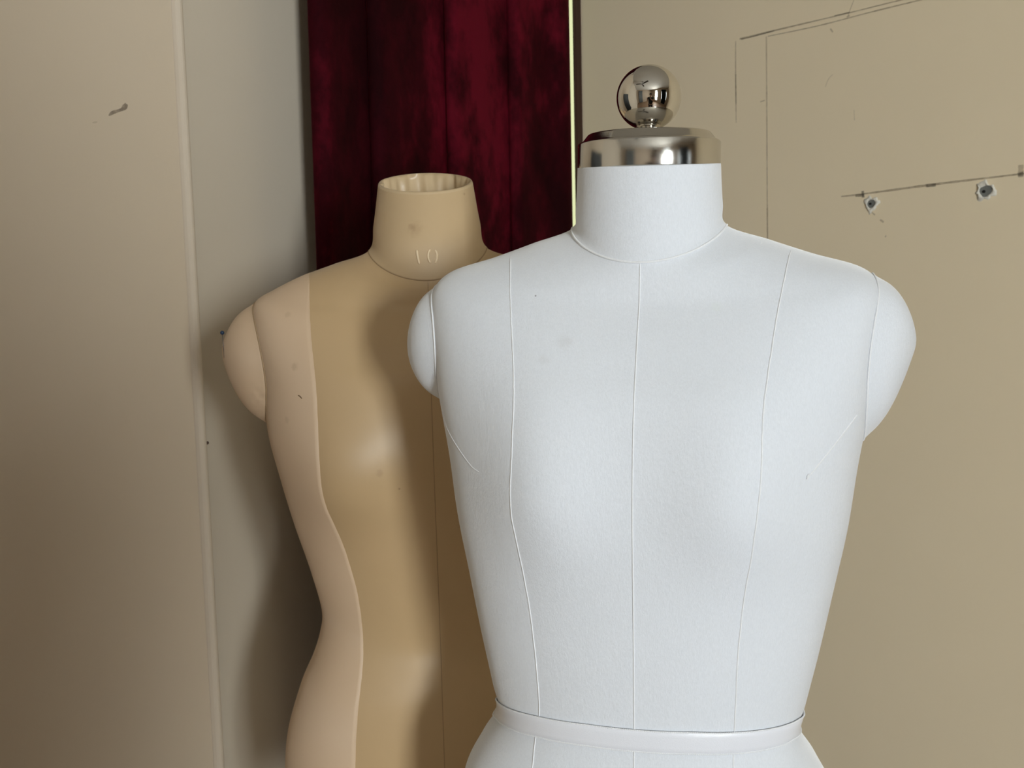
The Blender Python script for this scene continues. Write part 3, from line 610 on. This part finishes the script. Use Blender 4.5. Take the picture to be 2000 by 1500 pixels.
ring = surf(TT, TB, np.full(200, 17.98), np.linspace(-pi, pi, 201)[:-1], .0000)
V, Fc = tube(ring, .0008, 8, closed=True); mesh('neck_seam', V, Fc, mt_seam, tneck)
# rolled rim and the gathered lining inside the open neck
nph = 180; ph = np.linspace(-pi, pi, nph+1)[:-1]; top = surf(TT, TB, np.full(nph, 20.0), ph, .0006); cen = top.mean(0); Vn = []
for i, (s_, dz) in enumerate(((1, 0), (.992, .0018), (.975, .0030), (.95, .0030), (.93, .0012), (.915, -.004), (.905, -.010), (.90, -.018), (.88, -.028), (.82, -.036), (.70, -.040), (.45, -.042), (.2, -.042), (.02, -.042))):
    q = cen+(top-cen)*np.array([s_, s_, 1])
    q[:, 2] += dz
    if i >= 4:
        wv = .0016*np.sin(ph*7+1)+.0013*np.sin(ph*13+i*.5)+.0009*np.sin(ph*23); q[:, :2] += (q[:, :2]-cen[:2])*(wv/.05)[:, None]
        q[:, 2] += .0015*np.sin(ph*9+i)
    Vn.append(q)
V = np.concatenate(Vn); mesh('neck_lining', V, grid_faces(len(Vn), nph, True)+[tuple(range((len(Vn)-1)*nph, len(Vn)*nph))], fabric_satin('satin lining', (.58, .44, .27), (.53, .40, .24), .35), tneck)
for pts in ([(814, 488), (815, 497), (817, 507), (819, 516)], [(840.5, 487), (837, 493), (836.5, 504), (841, 514)], [(849.5, 488), (853, 495), (853, 505), (850, 515)]):
    line_on('size_number', bt, MTi, pts, .00125, mt_light, tneck, off=.0000, n=14)
def dents(P):      # small puckers by the lower part of the armhole
    x, y, z = P[..., 0], P[..., 1], P[..., 2]; g = np.exp(-((x+.180)/.012)**2-((z-1.355)/.012)**2)*np.where(y < 0, 1, 0)
    P = P.copy(); P[..., 1] += .0016*g*np.sin((z-1.355)*900); return P
cl = shoulder_cap([.1767, .004, .2228, .3068, .0009, .0469, .0653, .2931, 1.5, 1.5, 0], -1, mt_s, tan_, mt_seam, .0008, ttor, dents)
shoulder_cap([.1767, .004, .2228, .3068, .0009, .0469, .0653, .2931, 1.5, 1.5, 0], 1, mt_s, tan_, mt_seam, .0008, ttor)
stand(tan_, 0)
# the pin stuck in its shoulder
P = capsurf([.1767, .004, .2228, .3068, .0009, .0469, .0653, .2931, 1.5, 1.5, 0], -1); bc = bvh_of([cl])
def at_depth(px, py, y): d = ray(px, py); return Vector(CAM+d*((y-CAM[1])/d[1]))
ty = (MT @ Vector((-.222, 0, 1.40))).y
e = onto(bc, 438, 699); h = at_depth(434, 650, e.y-.001)
pin = empty('dressmaking_pin', Matrix.Translation(e)); finish(pin, 'pin with dark blue round head stuck in the shoulder of the tan dress form', 'pin')
V, Fc = sphere(h-e, .0022, 20, 14); mesh('pin_head', V, Fc, plain('dark blue pin head', (.010, .035, .085), .25), pin)['label'] = 'dark blue ball head'
V, Fc = tube([(0, 0, 0), (h-e)*.5, (h-e)], .00035, 6); mesh('needle', V, Fc, plain('steel needle', (.20, .20, .22), .3, 1), pin)
# ------------------------------------------------------------------ the photographer, standing behind the camera (seen in the ball)
skin = plain('skin', (.46, .29, .21), .55); shirt = plain('black T-shirt', (.012, .013, .014), .85); hair_m = plain('dark hair', (.015, .012, .010), .6); trous = plain('dark trousers', (.015, .017, .022), .85)
def skinned(name, pts, edges, rad, m, parent, root=0, sub=2):
    me = bpy.data.meshes.new(name); me.from_pydata(pts, edges, []); o = link(name, me, m, parent)
    o.modifiers.new('skin', 'SKIN'); sv = me.skin_vertices[0].data
    for i, r in enumerate(rad): sv[i].radius = r if isinstance(r, tuple) else (r, r)
    sv[root].use_root = True
    s_ = o.modifiers.new('sub', 'SUBSURF'); s_.levels = sub; s_.render_levels = sub
    o.modifiers['skin'].use_smooth_shade = True; return o
px0, py0 = .09, -.36
person = empty('person', Matrix.Translation((px0, py0, 0))); finish(person, 'person in a black T-shirt holding up a phone, seen tiny in the polished ball', 'person')
B = [(0, 0, .90), (0, 0, 1.05), (0, .01, 1.20), (0, .0, 1.36), (0, 0, 1.44), (0, .015, 1.50), (0, .03, 1.56), (0, .03, 1.63),   # 0-7 spine, neck, head
     (-.17, -.01, 1.38), (-.25, .08, 1.17), (-.18, .30, 1.365), (.17, -.01, 1.38), (.22, .10, 1.17), (.0, .30, 1.365),          # 8-13 arms
     (-.10, 0, .84), (-.11, .03, .48), (-.12, 0, .09), (-.13, .12, .03), (.10, 0, .84), (.11, .03, .48), (.12, 0, .09), (.13, .12, .03)]
E_ = [(0, 1), (1, 2), (2, 3), (3, 4), (4, 5), (5, 6), (6, 7), (3, 8), (8, 9), (9, 10), (3, 11), (11, 12), (12, 13), (0, 14), (14, 15), (15, 16), (16, 17), (0, 18), (18, 19), (19, 20), (20, 21)]
R_ = [(.15, .11), (.135, .095), (.155, .11), (.13, .09), .055, .055, (.078, .092), (.070, .085), .055, .042, .026, .055, .042, .026, .085, .058, .042, .035, .085, .058, .042, .035]
skinned('body', B, E_, R_, skin, person)
skinned('t_shirt', [(0, 0, .87), (0, 0, 1.05), (0, .01, 1.20), (0, 0, 1.36), (-.17, -.01, 1.38), (-.21, .03, 1.25), (.17, -.01, 1.38), (.21, .03, 1.25), (0, 0, 1.42)], [(0, 1), (1, 2), (2, 3), (3, 4), (4, 5), (3, 6), (6, 7), (3, 8)],
        [(.195, .145), (.185, .135), (.195, .135), (.165, .112), .074, .066, .074, .066, .07], shirt, person)
skinned('trousers', [(0, 0, .95), (-.10, 0, .82), (-.11, .03, .48), (-.12, 0, .12), (.10, 0, .82), (.11, .03, .48), (.12, 0, .12)], [(0, 1), (1, 2), (2, 3), (0, 4), (4, 5), (5, 6)], [(.165, .125), .105, .075, .062, .105, .075, .062], trous, person)
V, Fc = sphere((0, .018, 1.625), .098, 28, 18, (.86, 1.0, .86)); V = [(x, y-.012 if y > .06 else y, z) for x, y, z in V]
V = [(x, min(y, .075) if z < 1.66 else y, z) for x, y, z in V]; mesh('hair', V, Fc, hair_m, person)
for s_ in (-1, 1):
    V, Fc = sphere((s_*.031, .115, 1.595), .011, 14, 10); e_ = mesh('eye', V, Fc, plain('eye', (.05, .04, .035), .2), person)
    V, Fc = sphere((s_*.083, .025, 1.59), .028, 14, 10, (.35, .7, 1.1)); mesh('ear', V, Fc, skin, person)
V, Fc = sphere((0, .128, 1.567), .019, 14, 10, (.7, 1, 1.3)); mesh('nose', V, Fc, skin, person)
V, Fc = sphere((0, .112, 1.532), .022, 14, 10, (1.1, .5, .3)); mesh('mouth', V, Fc, plain('lips', (.35, .14, .12), .5), person)
for s_ in (-1, 1):      # hands gripping the phone from the sides
    wx, wy, wz = s_*.099-.09, .285, 1.362
    pts = [(wx, wy, wz), (wx-s_*.004, wy+.030, wz+.030), (wx-s_*.006, wy+.050, wz+.058)]; ed = [(0, 1), (1, 2)]; rd = [.022, (.030, .017), (.030, .015)]
    for i in range(4):
        k = len(pts); L = (.9, 1.0, .95, .75)[i]; bz = wz+.035+.017*i
        pts += [(wx-s_*.004, wy+.062, bz), (wx-s_*.010, wy+.062+.030*L, bz+.006), (wx-s_*.022, wy+.062+.034*L, bz+.010)]
        ed += [(2 if i > 1 else 1, k), (k, k+1), (k+1, k+2)]; rd += [.0095, .0085, .0075]
    k = len(pts); pts += [(wx-s_*.018, wy+.026, wz+.045), (wx-s_*.034, wy+.026, wz+.062)]; ed += [(1, k), (k, k+1)]; rd += [.011, .009]
    skinned('hand', pts, ed, rd, skin, person, 0, 1)
# phone
ph_m = plain('black phone', (.01, .01, .012), .25)
bm = bmesh.new(); bmesh.ops.create_cube(bm, size=1); bmesh.ops.scale(bm, vec=(.148, .008, .072), verts=bm.verts)
me = bpy.data.meshes.new('phone'); bm.to_mesh(me); bm.free(); phn = link('phone', me, ph_m); phn.location = (.0, -.030, 1.432); bevel(phn, .003, 3)
finish(phn, 'black phone held level by the person, seen tiny in the polished ball', 'phone')
V, Fc = lathe([(.008, 0), (.008, .002), (.006, .003)], 24); ln = mesh('lens', [(x+.05, z+.004, y+.018) for x, y, z in V], Fc, M['steel'], phn)
